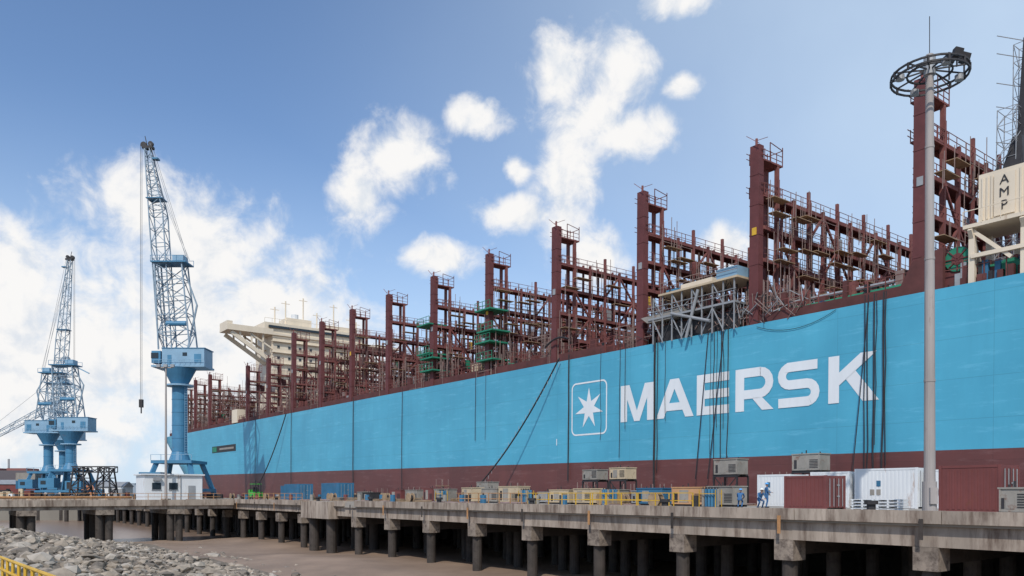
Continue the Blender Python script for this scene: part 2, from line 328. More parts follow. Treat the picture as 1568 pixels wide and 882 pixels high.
a.box(P(s1+3,17,DK+28),P(s2-4,24,DK+30.4),CREAM); a.box(P(s1+2,28,DK+28),P(s2-4,37,DK+29.6),CREAM)
for n_,h in ((14,5),(17,7),(22,8.5),(26,5),(31,8),(36,5),(38,4)):
    a.cyl(P(s1+4,n_,DK+28),P(s1+4,n_,DK+28+h),.2,CREAM,6)
    a.beam(P(s1+4,n_-1.2,DK+27.3+h),P(s1+4,n_+1.2,DK+27.3+h),.14,CREAM)
a.cyl(P(s1+5,20,DK+30.4),P(s1+5,20,DK+31.8),1.0,CWHITE,10)
for n_ in range(10,39,2): a.beam(P(s1+.5,n_,DK+28),P(s1+.5,n_,DK+29.1),.08,CREAM)
a.beam(P(s1+.5,10,DK+29.1),P(s1+.5,38,DK+29.1),.08,CREAM)
a.obj('accommodation_house',ship)
p=MB()
p.box(P(13.5,.6,27.0),P(26.0,3.1,30.7),CREAM)
k=13.8
while k<25.8:
    if not 23.3<k<25.0: p.box(P(k,.52,27.25),P(k+.12,.6,30.45),CREAM)
    k+=.32
p.box(P(23.5,.5,27.3),P(24.9,.56,30.35),CREAM)
p.box(P(13,-.1,26.7),P(26.8,4,26.98),CREAM)
for s_ in (26.3,22.8,19):
    p.beam(P(s_,.4,DK),P(s_,.4,26.7),.42,CREAM); p.beam(P(s_,3.4,DK),P(s_,3.4,26.7),.42,CREAM)
    p.beam(P(s_,-.1,26.6),P(s_,1.9,23.8),.3,CREAM)
for s_ in (26.2,22.7): p.beam(P(s_,.3,26.5),P(s_-2.6,.3,24),.26,CREAM)
p.beam(P(26.3,.2,24.6),P(14,.2,24.6),.3,CREAM)
for k in range(10): p.beam(P(26.8-k*1.3,-.1,26.9),P(26.8-k*1.3,-.1,28.0),.05,CREAM)
p.beam(P(26.8,-.1,28.0),P(13,-.1,28.0),.05,CREAM)
for k in range(3): p.beam(P(24.9-k*1.5,1.2,30.7),P(24.9-k*1.5,1.2,31.3),.1,DARK)
p.box(P(17,4.5,DK),P(25,8,DK+3.2),CREAM)
for i in range(90):
    s_=rnd.uniform(16,28); n=rnd.uniform(.3,2); p.box(P(s_,n,DK),P(s_+.4,n+.4,DK+rnd.uniform(.5,1.9)),rnd.choice([DARK,CBL,GREY,REDD,RED,REDD]))
p.obj('shore_power_container_platform',ship)
for i,ch in enumerate('AMP'):
    cu=bpy.data.curves.new('amp_letter','FONT'); cu.body=ch; cu.size=.95; cu.align_x='CENTER'; cu.extrude=.005
    to=bpy.data.objects.new('amp_letter_%s'%ch,cu); scene.collection.objects.link(to); to.parent=ship; cu.materials.append(DARK)
    to.matrix_local=Matrix.Translation(P(24.2,.46,29.55-i*.93)) @ Matrix.Rotation(math.pi,4,'Z') @ Matrix.Rotation(math.pi/2,4,'X')
def lattice(m,c0,c1,w0,w1,nseg,ch,br,mt,up=None,d0=None,d1=None):
    c0=Vector(c0);c1=Vector(c1);ax=(c1-c0).normalized()
    u=Vector((1,0,0)) if up is None else Vector(up)
    u=(u-ax*u.dot(ax)).normalized(); v=ax.cross(u); d0=d0 or w0; d1=d1 or w1
    def c(t,i):
        w=(w0+(w1-w0)*t)/2; dd=(d0+(d1-d0)*t)/2; p=c0+(c1-c0)*t
        sx,sy=((-1,-1),(1,-1),(1,1),(-1,1))[i%4]; return p+u*w*sx+v*dd*sy
    for i in range(4): m.beam(c(0,i),c(1,i),ch,mt)
    for k in range(nseg):
        t0,t1=k/nseg,(k+1)/nseg
        for i in range(4):
            m.beam(c(t1,i),c(t1,i+1),br,mt)
            if (k+i)%2: m.beam(c(t0,i),c(t1,i+1),br,mt)
            else: m.beam(c(t0,i+1),c(t1,i),br,mt)
q=MB()
lattice(q,P(28,11.2,DK),P(28,11.6,DK+17),1.5,1.5,12,.06,.04,GREY)
lattice(q,P(27.6,13.2,DK),P(27.6,13.2,DK+23),1.2,1.2,15,.06,.04,GREY)
for z in (DK+11,DK+14,DK+17,DK+19,DK+21.5,DK+23): q.beam(P(28.5,10,z),P(26.5,16,z+.4),.05,GREY)
q.cyl(P(28.9,6,DK+8),P(27.6,11,DK+13.5),.04,DARK,5); q.cyl(P(28.8,10.4,DK+6),P(26,15.4,DK+24),.04,DARK,5)
q.beam(P(27.5,11.5,DK+8),P(27.0,12.2,DK+23),.3,DARK,h=.5)
q.hexa([P(29.0,9.6,DK+7.5),P(26,9.6,DK+7.5),P(26,12.5,DK+7.5),P(29.0,12.5,DK+7.5),P(27.7,11.2,DK+14.5),P(27,11.2,DK+14.5),P(27,12,DK+14.5),P(27.7,12,DK+14.5)],DARK)
q.obj('deck_crane_and_scaffold',ship)
c=MB()
def hang(s_,w=.07,z1=8.0,n=-.16,m=DARK,z0=DK+.6):
    pr=(s_,n,z0); k=5
    for i in range(1,k+1):
        z=z0+(z1-z0)*i/k; nx=(s_+rnd.uniform(-.07,.07),n-rnd.uniform(0,.06),z); c.cyl(P(*pr),P(*nx),w,m,5,cap=False); pr=nx
for s_,w in ((71.6,.08),(66.0,.025),(62.9,.035),(62.1,.035),(57.7,.11),(57.3,.05),(49.9,.045),(49.5,.03),(49.0,.05),(48.7,.03),(48.2,.05),(50.3,.025),(34.4,.045),(34.1,.045),(33.6,.06),(33.4,.03),(32.8,.07),(32.6,.04),
             (91.5,.04),(89,.025),(112.5,.05),(130.5,.07),(56.2,.03),(160,.06),(182,.05)):
    hang(s_,w,rnd.uniform(6.5,9) if w>.04 else rnd.uniform(9,15))
def sag(a,b,dz,w,k=14):
    a=Vector(a);b=Vector(b);pr=a
    for i in range(1,k+1):
        t_=i/k; q_=a.lerp(b,t_)-Vector((0,0,dz*4*t_*(1-t_))); c.cyl(pr,q_,w,DARK,5); pr=q_
sag(P(73,-.5,DK+.3),P(86,-3.5,7.2),1.2,.10)
sag(P(162,-.5,DK),P(172,-3,7.2),1.2,.12); sag(P(50.5,-.3,DK),P(51.5,-.9,8),.1,.05); sag(P(48.6,-.3,DK),P(50,-.9,8),.3,.05); sag(P(34,-.3,DK),P(35,-.9,8),.2,.04)
sag(P(45,-.1,DK-.3),P(37,-.1,DK-.1),.9,.025); sag(P(76,-.3,DK+2),P(71.6,-.3,DK+2.5),-.6,.12)
for k in range(24): c.cyl(P(73+k*.56,-.55-k*.125,DK-.2-k*.68),P(73+k*.56,-.55-k*.125,DK-.8-k*.68),.03,GREY,4)
c.obj('hanging_cables',ship)
# ------------------------------------------------------------------ PIER
DZ=6.0
pier=empty('concrete_pier',(0,0,0),ROT)
m=MB()
m.box(P(-60,38.25,DZ-.55),P(84,61.5,DZ),CONCT); m.box(P(92,38.25,DZ-.55),P(290,61.5,DZ-.002),CONCT)
k=-60; 
while k<290:
    e_=min(k+7.66,290)
    if not (k<92 and e_>84): m.box(P(k,38.0+rnd.uniform(-.02,.02),DZ-.42),P(e_,38.5,DZ+.2+rnd.uniform(-.015,.015)),CONC)
    k+=7.7
m.box(P(81.5,38.0,DZ-.42),P(84,38.5,DZ+.2),CONC)
m.box(P(84,37.4,DZ-1.9),P(92,61.4,DZ+.1),CONC)
m.box(P(12.5,38.45,DZ-1.55),P(83.9,39.0,DZ-.56),CONC); m.box(P(92.1,38.45,DZ-1.3),P(290,39.0,DZ-.56),CONC)
m.box(P(-60,38.45,DZ-1.55),P(8.5,39.0,DZ-.56),CONC)
s_=17.9-7.7*9; i=0
while s_<290:
    if not 83<s_<93:
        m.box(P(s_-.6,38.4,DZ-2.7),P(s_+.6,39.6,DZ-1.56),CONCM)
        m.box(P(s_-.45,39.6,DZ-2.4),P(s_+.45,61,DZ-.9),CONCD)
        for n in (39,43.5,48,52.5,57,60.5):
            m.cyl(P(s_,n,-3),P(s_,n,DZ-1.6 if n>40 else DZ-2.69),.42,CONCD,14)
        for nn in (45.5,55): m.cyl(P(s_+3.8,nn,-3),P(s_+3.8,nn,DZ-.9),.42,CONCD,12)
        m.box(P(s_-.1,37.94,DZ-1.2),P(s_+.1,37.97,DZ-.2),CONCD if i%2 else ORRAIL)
    s_+=7.7; i+=1
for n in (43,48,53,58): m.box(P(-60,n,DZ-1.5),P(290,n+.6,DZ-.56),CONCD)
m.box(P(-60,60.9,-1),P(290,61.3,DZ-.6),CONCD)  # dark backdrop behind the piles, standing in for the gloom under the deck
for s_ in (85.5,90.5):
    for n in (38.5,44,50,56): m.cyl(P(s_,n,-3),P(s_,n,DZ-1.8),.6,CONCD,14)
for n in (41.5,57): m.box(P(-60,n,DZ),P(290,n+.12,DZ+.06),ORRAIL)
for s_ in range(-10,200,14):
    m.cyl(P(s_+3,39.2,DZ),P(s_+3,39.2,DZ+.5),.22,DARK,10); m.cyl(P(s_+3,39.2,DZ+.45),P(s_+3,39.2,DZ+.65),.34,DARK,10)
m.obj('pier_structure',pier)
ap=empty('concrete_pier.001',(0,0,0),ROT); m=MB()
m.box(P(119.25,-110,DZ-.5),P(130,37.9,DZ-.01),CONCT); m.box(P(119,-110,DZ-.7),P(119.4,37.9,DZ+.15),CONC); m.box(P(119.35,-110,DZ-1.2),P(119.8,37.9,DZ-.71),CONC)
n=29.7
while n>-110:
    m.box(P(118.9,n-1.1,DZ-1.9),P(130,n+1.1,DZ-1.21),CONCM)
    for s_ in (119.9,124.5,129):
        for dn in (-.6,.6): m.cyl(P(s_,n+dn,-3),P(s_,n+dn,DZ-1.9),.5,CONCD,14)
    n-=9.2
m.cyl(P(119.9,-110,DZ+.5),P(119.9,24,DZ+.5),.16,ORRAIL,8)
n=-109
while n<36:
    m.beam(P(119.3,n,DZ),P(119.3,n,DZ+1.05),.07,ORRAIL); n+=1.8
for q_ in (.55,1.05): m.beam(P(119.3,-109,DZ+q_),P(119.3,36,DZ+q_),.06,ORRAIL)
m.obj('pier_structure',ap)
rl=empty('safety_railing',(0,0,0),ROT); m=MB()
def rail(s0,s1_,n,mt,st=1.6):
    k=s0
    while k<=s1_: m.beam(P(k,n,DZ),P(k,n,DZ+1.05),.06,mt); k+=st
    for q_ in (.55,1.05): m.beam(P(s0,n,DZ+q_),P(s1_,n,DZ+q_),.055,mt)
rail(33,50,39.6,YEL); rail(38,47,43,YEL); rail(52,62,40.5,ORRAIL); rail(-5,9,39.3,ORRAIL); rail(95,118,38.8,ORRAIL,2)
m.obj('rails',rl)
# ------------------------------------------------------------------ equipment on pier
def container(name,s_,n,L,Wd,H,mt,z=DZ,turn=0,world=None):
    if world: e=empty(name,world,(0,0,math.pi))
    else: e=empty(name,W(s_,n,z),(0,0,math.pi/2+TH+turn))
    m=MB()
    m.box((-L/2,-Wd/2,.12),(L/2,Wd/2,H-.02),mt)
    for x in (-L/2,L/2-.12):
        for y in (-Wd/2,Wd/2-.12): m.box((x-.03 if x<0 else x,y-.03 if y<0 else y,0),(x+.12 if x<0 else x+.15,y+.12 if y<0 else y+.15,H),mt)
    for z_ in (.02,H-.14):
        for y in (-Wd/2-.025,Wd/2-.095): m.box((-L/2+.13,y,z_),(L/2-.13,y+.12,z_+.13),mt)
    x=-L/2+.25
    while x<L/2-.3:
        for y in (-Wd/2-.022,Wd/2-.018): m.box((x,y,.2),(x+.13,y+.04,H-.2),mt)
        x+=.27
    for k in (-.8,-.3,.3,.8): m.cyl((-L/2-.05,k*Wd/2.4,.2),(-L/2-.05,k*Wd/2.4,H-.2),.025,GREY,6)
    m.box((-L/2-.02,-.02,.15),(-L/2-.005,.02,H-.15),DARK)
    for dz in (.8,1.5): m.box((-L/2-.06,-.4,dz),(-L/2-.03,-.1,dz+.08),GREY)
    if mt is CWHITE:
        for x,z_ in ((.3,.9),(.75,.9),(.3,1.5)): m.box((x,Wd/2+.024,z_),(x+.3,Wd/2+.034,z_+.4),CBL if z_>1 else EGREY)
    m.obj('container_body',e); return e,m
def skidbox(name,s_,n,L,Wd,H,mt,z=DZ,frame=0,turn=0):
    e=empty(name,W(s_,n,z),(0,0,math.pi/2+TH+turn)); m=MB()
    if frame>0:
        for x in (-L/2,L/2):
            for y in (-Wd/2,Wd/2): m.beam((x,y,0),(x,y,frame),.12,DARK)
        for x0,x1 in ((-L/2,L/2),(L/2,-L/2)): m.beam((x0,Wd/2,0),(x1,Wd/2,frame),.07,DARK)
        for y in (-Wd/2,Wd/2): m.beam((-L/2,y,frame),(L/2,y,frame),.14,DARK)
    b=frame
    for y in (-Wd/2+.1,Wd/2-.2): m.box((-L/2-.1,y,b),(L/2+.1,y+.12,b+.16),DARK)
    m.box((-L/2,-Wd/2,b+.16),(L/2,Wd/2,b+H-.08),mt); m.box((-L/2-.06,-Wd/2-.06,b+H-.08),(L/2+.06,Wd/2+.06,b+H),mt)
    for k in range(6): m.box((-L/2+.15,Wd/2+.005,b+.35+k*.12),(-L/2+.15+L*.3,Wd/2+.025,b+.4+k*.12),DARK)
    m.box((L*.02,Wd/2+.005,b+.3),(L*.28,Wd/2+.02,b+H-.25),EGREY); m.box((L*.33,Wd/2+.005,b+.3),(L*.43,Wd/2+.02,b+H-.5),DARK)
    for x in (-L/2,L/2-.07): m.box((x,Wd/2,b+.17),(x+.07,Wd/2+.04,b+H-.09),mt)
    for x in (-L/3,L/3): m.cyl((x,0,b+H),(x,0,b+H+.14),.05,DARK,6)
    m.cyl((L*.2,-.1,b+H),(L*.2,-.1,b+H+.3),.05,DARK,6)
    m.obj('cabinet',e)
container('shipping_container',27.3,54,4.3,2.4,2.75,CWHITE)
container('shipping_container',23.0,54.6,3.6,2.4,2.6,CWHITE)
container('shipping_container',31.4,54,3.0,2.4,2.6,CWHITE)
container('shipping_container',36.2,54.2,2.9,2.4,2.5,CWHITE)
container('steel_storage_box',28.4,46,2.9,2.2,2.15,CRED)
container('steel_storage_box',17.6,43.5,2.9,2.2,2.45,CRED)
skidbox('equipment_cabinet',14.8,41,1.3,1.2,1.3,EGREY); skidbox('equipment_cabinet',13.2,41,1.0,1.2,1.3,EGREY)
container('shipping_container',109,50,6,2.4,2.6,CBL); container('shipping_container',124,50,6,2.4,2.6,CBL); container('shipping_container',131,52,6,2.4,2.4,CBL)
for s_,n,L,H,mt,f,tn in ((35.5,57,2.4,1.5,EGREY,2.7,0),(42.5,56,2.4,1.5,EGREY,2.5,0),(55.5,56,2.2,1.3,BEIGE,2.3,0),(59.5,56,2.2,1.2,EGREY,2.3,0),
    (41.5,50,3.3,1.55,ORNG,0,.1),(38.3,50,2.6,1.6,EGREY,0,-.08),(46.2,50.5,2.8,1.5,CBL,0,.05),(54,50,2.8,1.5,BEIGE,0,-.12),(51,50.5,2.0,1.4,EGREY,0,.1),(57.5,50,2.4,1.4,BEIGE,0,.15),
    (65.5,50,3.4,1.8,BEIGE,0,0),(69.3,50.2,2.6,1.6,EGREY,0,.1),(73.2,50,2.4,1.7,BEIGE,0,-.1),(74.5,53,2.3,2.4,EGREY,0,0),(80.5,51,2.4,1.6,EGREY,0,.2),(83.3,51,2.2,1.7,CRED,0,0),
    (87.5,51,3.0,1.5,EGREY,0,0),(91.8,51,2.6,1.5,CRED,0,.1),(98,50,2.4,1.2,DARK,0,0),(102,51,2.6,1.3,EGREY,0,-.2),(48.5,52,2.4,1.3,GREY,0,0),(62,52,2,1.2,GREY,0,.2),(61,48,1.4,1.0,DARK,0,0)):
    skidbox('equipment_cabinet',s_,n,L,1.5,H,mt,frame=f,turn=tn)
for s_,n in ((37.4,47),(47,46),(78,49),(59.5,47)):
    e=empty('gas_bottle_rack',W(s_,n,DZ),ROT); m=MB()
    for i in range(5):
        for j in range(2): m.cyl((i*.28-.56,j*.28,.05),(i*.28-.56,j*.28,1.35),.11,rnd.choice([CBL,EGREY,CBLUE]),8); m.cyl((i*.28-.56,j*.28,1.35),(i*.28-.56,j*.28,1.5),.05,DARK,6)
    m.box((-.75,-.2,0),(.75,.5,.05),DARK)
    for x in (-.75,.75):
        for y in (-.2,.5): m.beam((x,y,0),(x,y,1.3),.05,YEL)
    for y in (-.2,.5): m.beam((-.75,y,1.0),(.75,y,1.0),.05,YEL)
    m.obj('rack',e)
for s_,n in ((22.6,44.5),(24.4,45.0)):
    e=empty('stack_of_white_pallets',W(s_,n,DZ),ROT); m=MB()
    for k in range(4): 
        m.box((-.7,-.5,k*.18+.1),(.7,.5,k*.18+.14),CWHITE)
        for x in (-.65,0,.6): m.box((x-.05,-.5,k*.18),(x+.05,.5,k*.18+.1),CWHITE)
    m.obj('pallets',e)
mt_=empty('construction_materials',(0,0,0),ROT); m=MB()
for i in range(150):
    s_=rnd.uniform(39,140); n=rnd.choice([rnd.uniform(42.5,48),rnd.uniform(51,56)]); k=rnd.random()
    if k<.25: m.cyl(P(s_,n,DZ),P(s_,n,DZ+.88),.29,rnd.choice([CBL,DARK,CRED,EGREY,EGREY]),10)
    elif k<.5:
        for j in range(4): m.cyl(P(s_-1.5,n+j*.14,DZ+.1+(j%2)*.05),P(s_+1.5,n+j*.14,DZ+.1+(j%2)*.05),.06,SCAF,6)
    elif k<.75:
        for j in range(rnd.randint(2,6)): m.box(P(s_-rnd.uniform(.9,1.2),n-.4,DZ+j*.09),P(s_+rnd.uniform(.9,1.2),n+.4,DZ+j*.09+.06),WOOD)
    else:
        m.cyl(P(s_,n-.3,DZ+.55),P(s_,n-.22,DZ+.55),.55,WOOD,14); m.cyl(P(s_,n+.22,DZ+.55),P(s_,n+.3,DZ+.55),.55,WOOD,14); m.cyl(P(s_,n-.22,DZ+.55),P(s_,n+.22,DZ+.55),.3,DARK,10)
for i in range(12):
    s_=rnd.uniform(38,110); n=rnd.uniform(52,58); h=rnd.uniform(1.8,3)
    for dx in (0,1.4):
        for dn in (0,1): m.beam(P(s_+dx,n+dn,DZ),P(s_+dx,n+dn,DZ+h),.06,SCAF)
    m.box(P(s_-.1,n-.1,DZ+h-.9),P(s_+1.5,n+1.1,DZ+h-.84),WOOD)
m.obj('drums_pipes_boards',mt_)
e=empty('site_hut',(0,0,0),ROT); m=MB()
m.box(P(121.5,26,DZ),P(127,34,DZ+3.7),CWHITE); m.box(P(121.2,25.7,DZ+3.7),P(127.3,34.3,DZ+3.9),CWHITE)
for n in (27,29.3): m.box(P(121.42,n,DZ+1.6),P(121.5,n+1.2,DZ+2.6),GLASS); m.box(P(121.4,n-.08,DZ+1.5),P(121.47,n+1.28,DZ+1.6),GREY)
m.box(P(121.44,32,DZ+.05),P(121.5,33,DZ+2.2),GREY); m.box(P(120.6,31.6,DZ),P(121.4,33.4,DZ+.2),CONC)
m.cyl(P(121.4,30.9,DZ+.1),P(121.4,30.9,DZ+3.7),.05,GREY,6)
m.box(P(121.0,27.1,DZ+2.9),P(121.5,28.1,DZ+3.4),GREY)
m.obj('hut_body',e)
e=empty('lamp_post',W(120.3,28.6,DZ)); m=MB()
m.cyl((0,0,0),(0,0,19.3),.2,MASTM,10,r2=.11); m.beam((-1,0,19.2),(1,0,19.2),.13,MASTM)
for x in (-1,0,1): m.box((x-.25,-.3,19.25),(x+.25,.1,19.65),GREY)
m.box((-.5,-.5,0),(.5,.5,.3),CONC); m.obj('pole',e)
e=empty('forklift',W(133,46,DZ),(0,0,math.pi/2+TH)); m=MB()
m.box((-1.2,-.8,.4),(1.3,.8,1.3),FORKG); m.box((.6,-.8,1.3),(1.3,.8,1.7),FORKG)
for x in (-.8,.9):
    for y in (-.85,.6): m.cyl((x,y,.4),(x,y+.25,.4),.4,DARK,12)
for x in (-.8,.6):
    for y in (-.7,.7): m.beam((x,y,1.3),(x,y,2.6),.08,DARK)
m.box((-.9,-.75,2.6),(.7,.75,2.7),FORKG); m.box((-.3,-.4,1.3),(.3,.4,1.5),DARK); m.box((.2,-.4,1.5),(.3,.4,2.1),DARK)
for y in (-.4,.4): m.beam((-1.35,y,.1),(-1.35,y,3.2),.12,DARK); m.box((-2.5,y-.07,.2),(-1.35,y+.07,.26),DARK)
m.obj('forklift_body',e)
# ------------------------------------------------------------------ high mast light
mx,my,_=W(18.3,39.7,0)
e=empty('high_mast_light',(mx,my,DZ)); m=MB()
m.cyl((0,0,0),(0,0,22.6),.27,MASTM,16,r2=.18); m.cyl((0,0,0),(0,0,1.6),.33,MASTM,16); m.cyl((0,0,0),(0,0,.12),.55,DARK,16)
for z in (6.5,12.5,18): m.cyl((0,0,z),(0,0,z+.12),.29-.004*z,MASTM,16)
m.box((-.18,-.42,.5),(.18,-.3,1.3),MASTM)
for R,z in ((1.72,21.7),(1.72,21.45),(1.0,21.7)):
    pr=None
    for i in range(29):
        q_=2*math.pi*i/28; pt=(R*math.cos(q_),R*math.sin(q_),z)
        if pr: m.beam(pr,pt,.08,DARK)
        pr=pt
for i in range(12):
    q_=2*math.pi*i/12; m.beam((.2*math.cos(q_),.2*math.sin(q_),21.85),(1.72*math.cos(q_),1.72*math.sin(q_),21.7),.06,DARK)
    m.beam((1.72*math.cos(q_),1.72*math.sin(q_),21.4),(1.72*math.cos(q_),1.72*math.sin(q_),21.75),.09,DARK)
    if i%3==0: m.cyl((1.45*math.cos(q_),1.45*math.sin(q_),21.35),(1.45*math.cos(q_),1.45*math.sin(q_),21.6),.2,GREY,10)
m.cyl((0,0,21.6),(0,0,22.5),.27,GREY,12); m.cyl((0,0,22.5),(0,0,24.5),.02,DARK,5)
for x,y,z in ((1.3,.6,22.6),(1.7,0,22.3),(1.0,-.6,22.2)):
    m.beam((x,y,21.7),(x,y,z),.06,DARK); m.hexa([(x-.2,y-.1,z),(x+.2,y-.1,z-.1),(x+.2,y+.2,z-.1),(x-.2,y+.2,z),(x-.14,y-.2,z+.38),(x+.26,y-.2,z+.28),(x+.26,y+.1,z+.28),(x-.14,y+.1,z+.38)],DARK)
m.obj('mast_and_head_frame',e)
# ------------------------------------------------------------------ cranes
def crane(X,Y,zb,th,zh,zm,zt,mir=1,full=True,jib=False):
    e=empty('harbour_crane',(X,Y,zb)); m=MB(); f=mir
    A,B,C=CBLUE,CBLUE2,CLAT
    for x in (-5.2,5.2):
        for y in (-5,5):
            m.beam((x,y,.6),(x*.62,y*.62,7.2),.8,A); m.box((x-1.6,y-.4,0),(x+1.6,y+.4,.9),DARK)
            for k in (-1,0,1): m.cyl((x+k,y-.45,.4),(x+k,y+.45,.4),.38,DARK,10)
    for y in (-5,5): m.beam((-5.2,y,1.7),(5.2,y,1.7),.6,A)
    for x in (-5.2,5.2): m.beam((x,-5,1.7),(x,5,1.7),.6,A)
    m.box((-4,-4,7),(4,4,7.6),A); m.box((-5.6,-5.6,2.6),(-1.4,-2.5,5.2),A); m.box((1.5,-5.6,2.2),(5.8,-3,4.4),A)
    m.box((-5.64,-5.2,3.6),(-5.6,-3.2,4.6),GLASS); m.box((-5,-5.64,3.5),(-3.6,-5.6,4.5),GLASS); m.box((2,-5.64,2.3),(2.9,-5.6,4.1),DARK)
    for x in (-4,-2,0,2,4): m.beam((x,-4,7.6),(x,-4,8.7),.08,B)
    m.beam((-4,-4,8.7),(4,-4,8.7),.08,B)
    m.cyl((0,0,7),(0,0,9.5),2.3,A,20,r2=th); m.cyl((0,0,9.5),(0,0,zh-3.3),th,A,24)
    m.cyl((0,0,zh-3.6),(0,0,zh-3.3),th+1.2,B,24); m.cyl((0,0,zh-3.3),(0,0,zh),th+.1,A,24,r2=3.2)
    k=9.5
    while k<zh-4: m.cyl((0,0,k),(0,0,k+.12),th+.06,A,24); k+=2.6
    m.beam((th*f*.8+.3,-1.0,9),(th*f*.8+.3,-1.0,zh-3.6),.06,B); m.beam((th*f*.8+.8,-1.0,9),(th*f*.8+.8,-1.0,zh-3.6),.06,B)
    k=9
    while k<zh-4: m.beam((th*f*.8+.3,-1,k),(th*f*.8+.8,-1,k),.05,B); k+=.5
    m.box((-4.6*f,-2.6,zh),(6.0*f,2.6,zh+.35),B)
    m.box((-2.6*f,-2.2,zh+.35),(5.8*f,2.2,zh+3.7),B); m.box((-2.7*f,-2.3,zh+3.7),(6.0*f,2.3,zh+3.85),A)
    m.box((-4.6*f,-2.4,zh+.8),(-2.8*f,-.4,zh+3.2),A); m.box((-4.66*f,-2.46,zh+1.7),(-3.2*f,-2.38,zh+2.8),GLASS)
    m.box((-1.5*f,-2.24,zh+.5),(-.7*f,-2.2,zh+2.4),A); m.box((1.5*f,-2.24,zh+2.2),(2.4*f,-2.2,zh+2.9),GLASS); m.box((3.8*f,-2.24,zh+.8),(5.2*f,-2.2,zh+2.6),A)
    for x in range(-4,7,1): m.beam((x*f,-2.7,zh+.35),(x*f,-2.7,zh+1.4),.06,B)
    m.beam((-4.5*f,-2.7,zh+1.4),(6*f,-2.7,zh+1.4),.06,B); m.beam((-4.5*f,-2.7,zh+.9),(6*f,-2.7,zh+.9),.05,B)
    z0=zh+3.8
    lattice(m,(-.3*f,0,z0),(-1.7*f,0,zm),6.2,5.4,5,.24,.14,C,d0=4,d1=3)
    m.box((-5*f,-2,zm),(2*f,2,zm+.25),A)
    for x in (-5,-3.2,-1.5,.2,2):
        for y in (-2,2): m.beam((x*f,y,zm),(x*f,y,zm+1.3),.08,A)
    for y in (-2,2): m.beam((-5*f,y,zm+1.3),(2*f,y,zm+1.3),.08,A)
    m.box((-1*f,-1.2,zm+.3),(1.2*f,1.2,zm+1.6),B)
    m.cyl((-2*f,-1.5,z0+5),(2*f,-1.5,z0+5),.5,A,10); m.beam((1.6*f,0,z0),(3.5*f,0,z0+9),.3,C); m.beam((3.5*f,0,z0+9),(.5*f,0,zm),.25,C)
    k=z0; j=0
    while k<zm-2: m.beam((-1.6*f if j%2 else 1.2*f,.3,k),(1.2*f if j%2 else -1.6*f,.3,k+2.2),.16,C); k+=2.2; j+=1
    if full:
        lattice(m,(-2.4*f,0,zh+4),(-4.3*f,0,zm+10),2.6,2.8,9,.2,.11,C,d0=2.4,d1=2.4)
        lattice(m,(-4.3*f,0,zm+10),(-6.4*f,0,zt-1),2.8,1.0,9,.18,.10,C,d0=2.4,d1=1)
        m.box((-7.4*f,-.6,zt-1),(-5.3*f,.6,zt-.5),DARK); m.cyl((-7.2*f,-.3,zt-.2),(-7.2*f,.3,zt-.2),.6,DARK,14); m.cyl((-5.8*f,-.3,zt),(-5.8*f,.3,zt),.5,DARK,14)
        m.beam((-6.5*f,0,zt-.5),(-7*f,0,zt+1.6),.12,DARK); m.box((-5.4*f,-.6,zt-3.2),(-4.2*f,.6,zt-2.9),A)
        m.box((-6.3*f,-1.3,zm+13),(-3*f,1.3,zm+13.15),A)
        for dy in (-.5,.5):
            m.cyl((-5.8*f,dy,zt),(1.4*f,dy,zm+1.5),.045,GREY,5); m.cyl((-5.2*f,dy,zt-6),(1.8*f,dy,zm+1),.04,GREY,5)
        for dx in (-7.9,-7.6): m.cyl((dx*f,0,zt),(dx*f,0,20),.04,DARK,5)
        m.box((-8.1*f,-.3,18.4),(-7.4*f,.3,20),DARK); m.cyl((-7.75*f,0,18.4),(-7.75*f,0,17.2),.13,DARK,6)
    else:
        lattice(m,(-1.7*f,0,zm),(-1.2*f,0,zt),3,1,2,.22,.12,C); m.beam((-1*f,0,zm+1),(5*f,0,zm-2),.3,B)
    if jib:
        lattice(m,(-2,0,zm-6),(-36,0,zm-24),2,1,14,.15,.09,C,up=(0,1,0)); m.cyl((-1.5,0,zt),(-36,0,zm-24),.05,GREY,5)
    m.obj('crane_body',e)
crane(-67,158,DZ,1.45,26.2,47.2,71.5)
crane(-139,235,DZ,1.3,19,37,72,mir=-1)
crane(-121,215,DZ,1.35,18,36,38.5,full=False,jib=False)
crane(-143,250,DZ,1.35,18,36,39,full=False,jib=True)
# ------------------------------------------------------------------ far quay and things
m=MB(); m.box((-420,205,-2),(-104,300,DZ-.05),LAND); m.box((-420,204.5,DZ-1.2),(-104,205,DZ+.2),CONC)
x=-418
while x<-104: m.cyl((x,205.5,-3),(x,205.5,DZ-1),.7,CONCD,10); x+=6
m.obj('far_quay')
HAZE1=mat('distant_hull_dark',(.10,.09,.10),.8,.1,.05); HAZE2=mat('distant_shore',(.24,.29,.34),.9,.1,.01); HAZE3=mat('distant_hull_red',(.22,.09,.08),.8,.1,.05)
m=MB()
m.box((-800,640,12),(-388,668,26),HAZE1); m.box((-800,639.8,0),(-388,668,12),HAZE3)
for x in range(-790,-400,22): m.box((x,645,26),(x+16,663,28),HAZE3)
for x in (-640,-560,-480,-420): m.cyl((x,654,26),(x,654,36),.8,GREY,8)
m.obj('distant_cargo_ship')
m=MB(); x=-1900.0; r3=random.Random(8)
while x<300:
    w=r3.uniform(20,70); m.box((x,1700,0),(x+w,1740,r3.choice([14,18,22,30,26])),HAZE2); x+=w
m.obj('distant_shoreline_buildings')
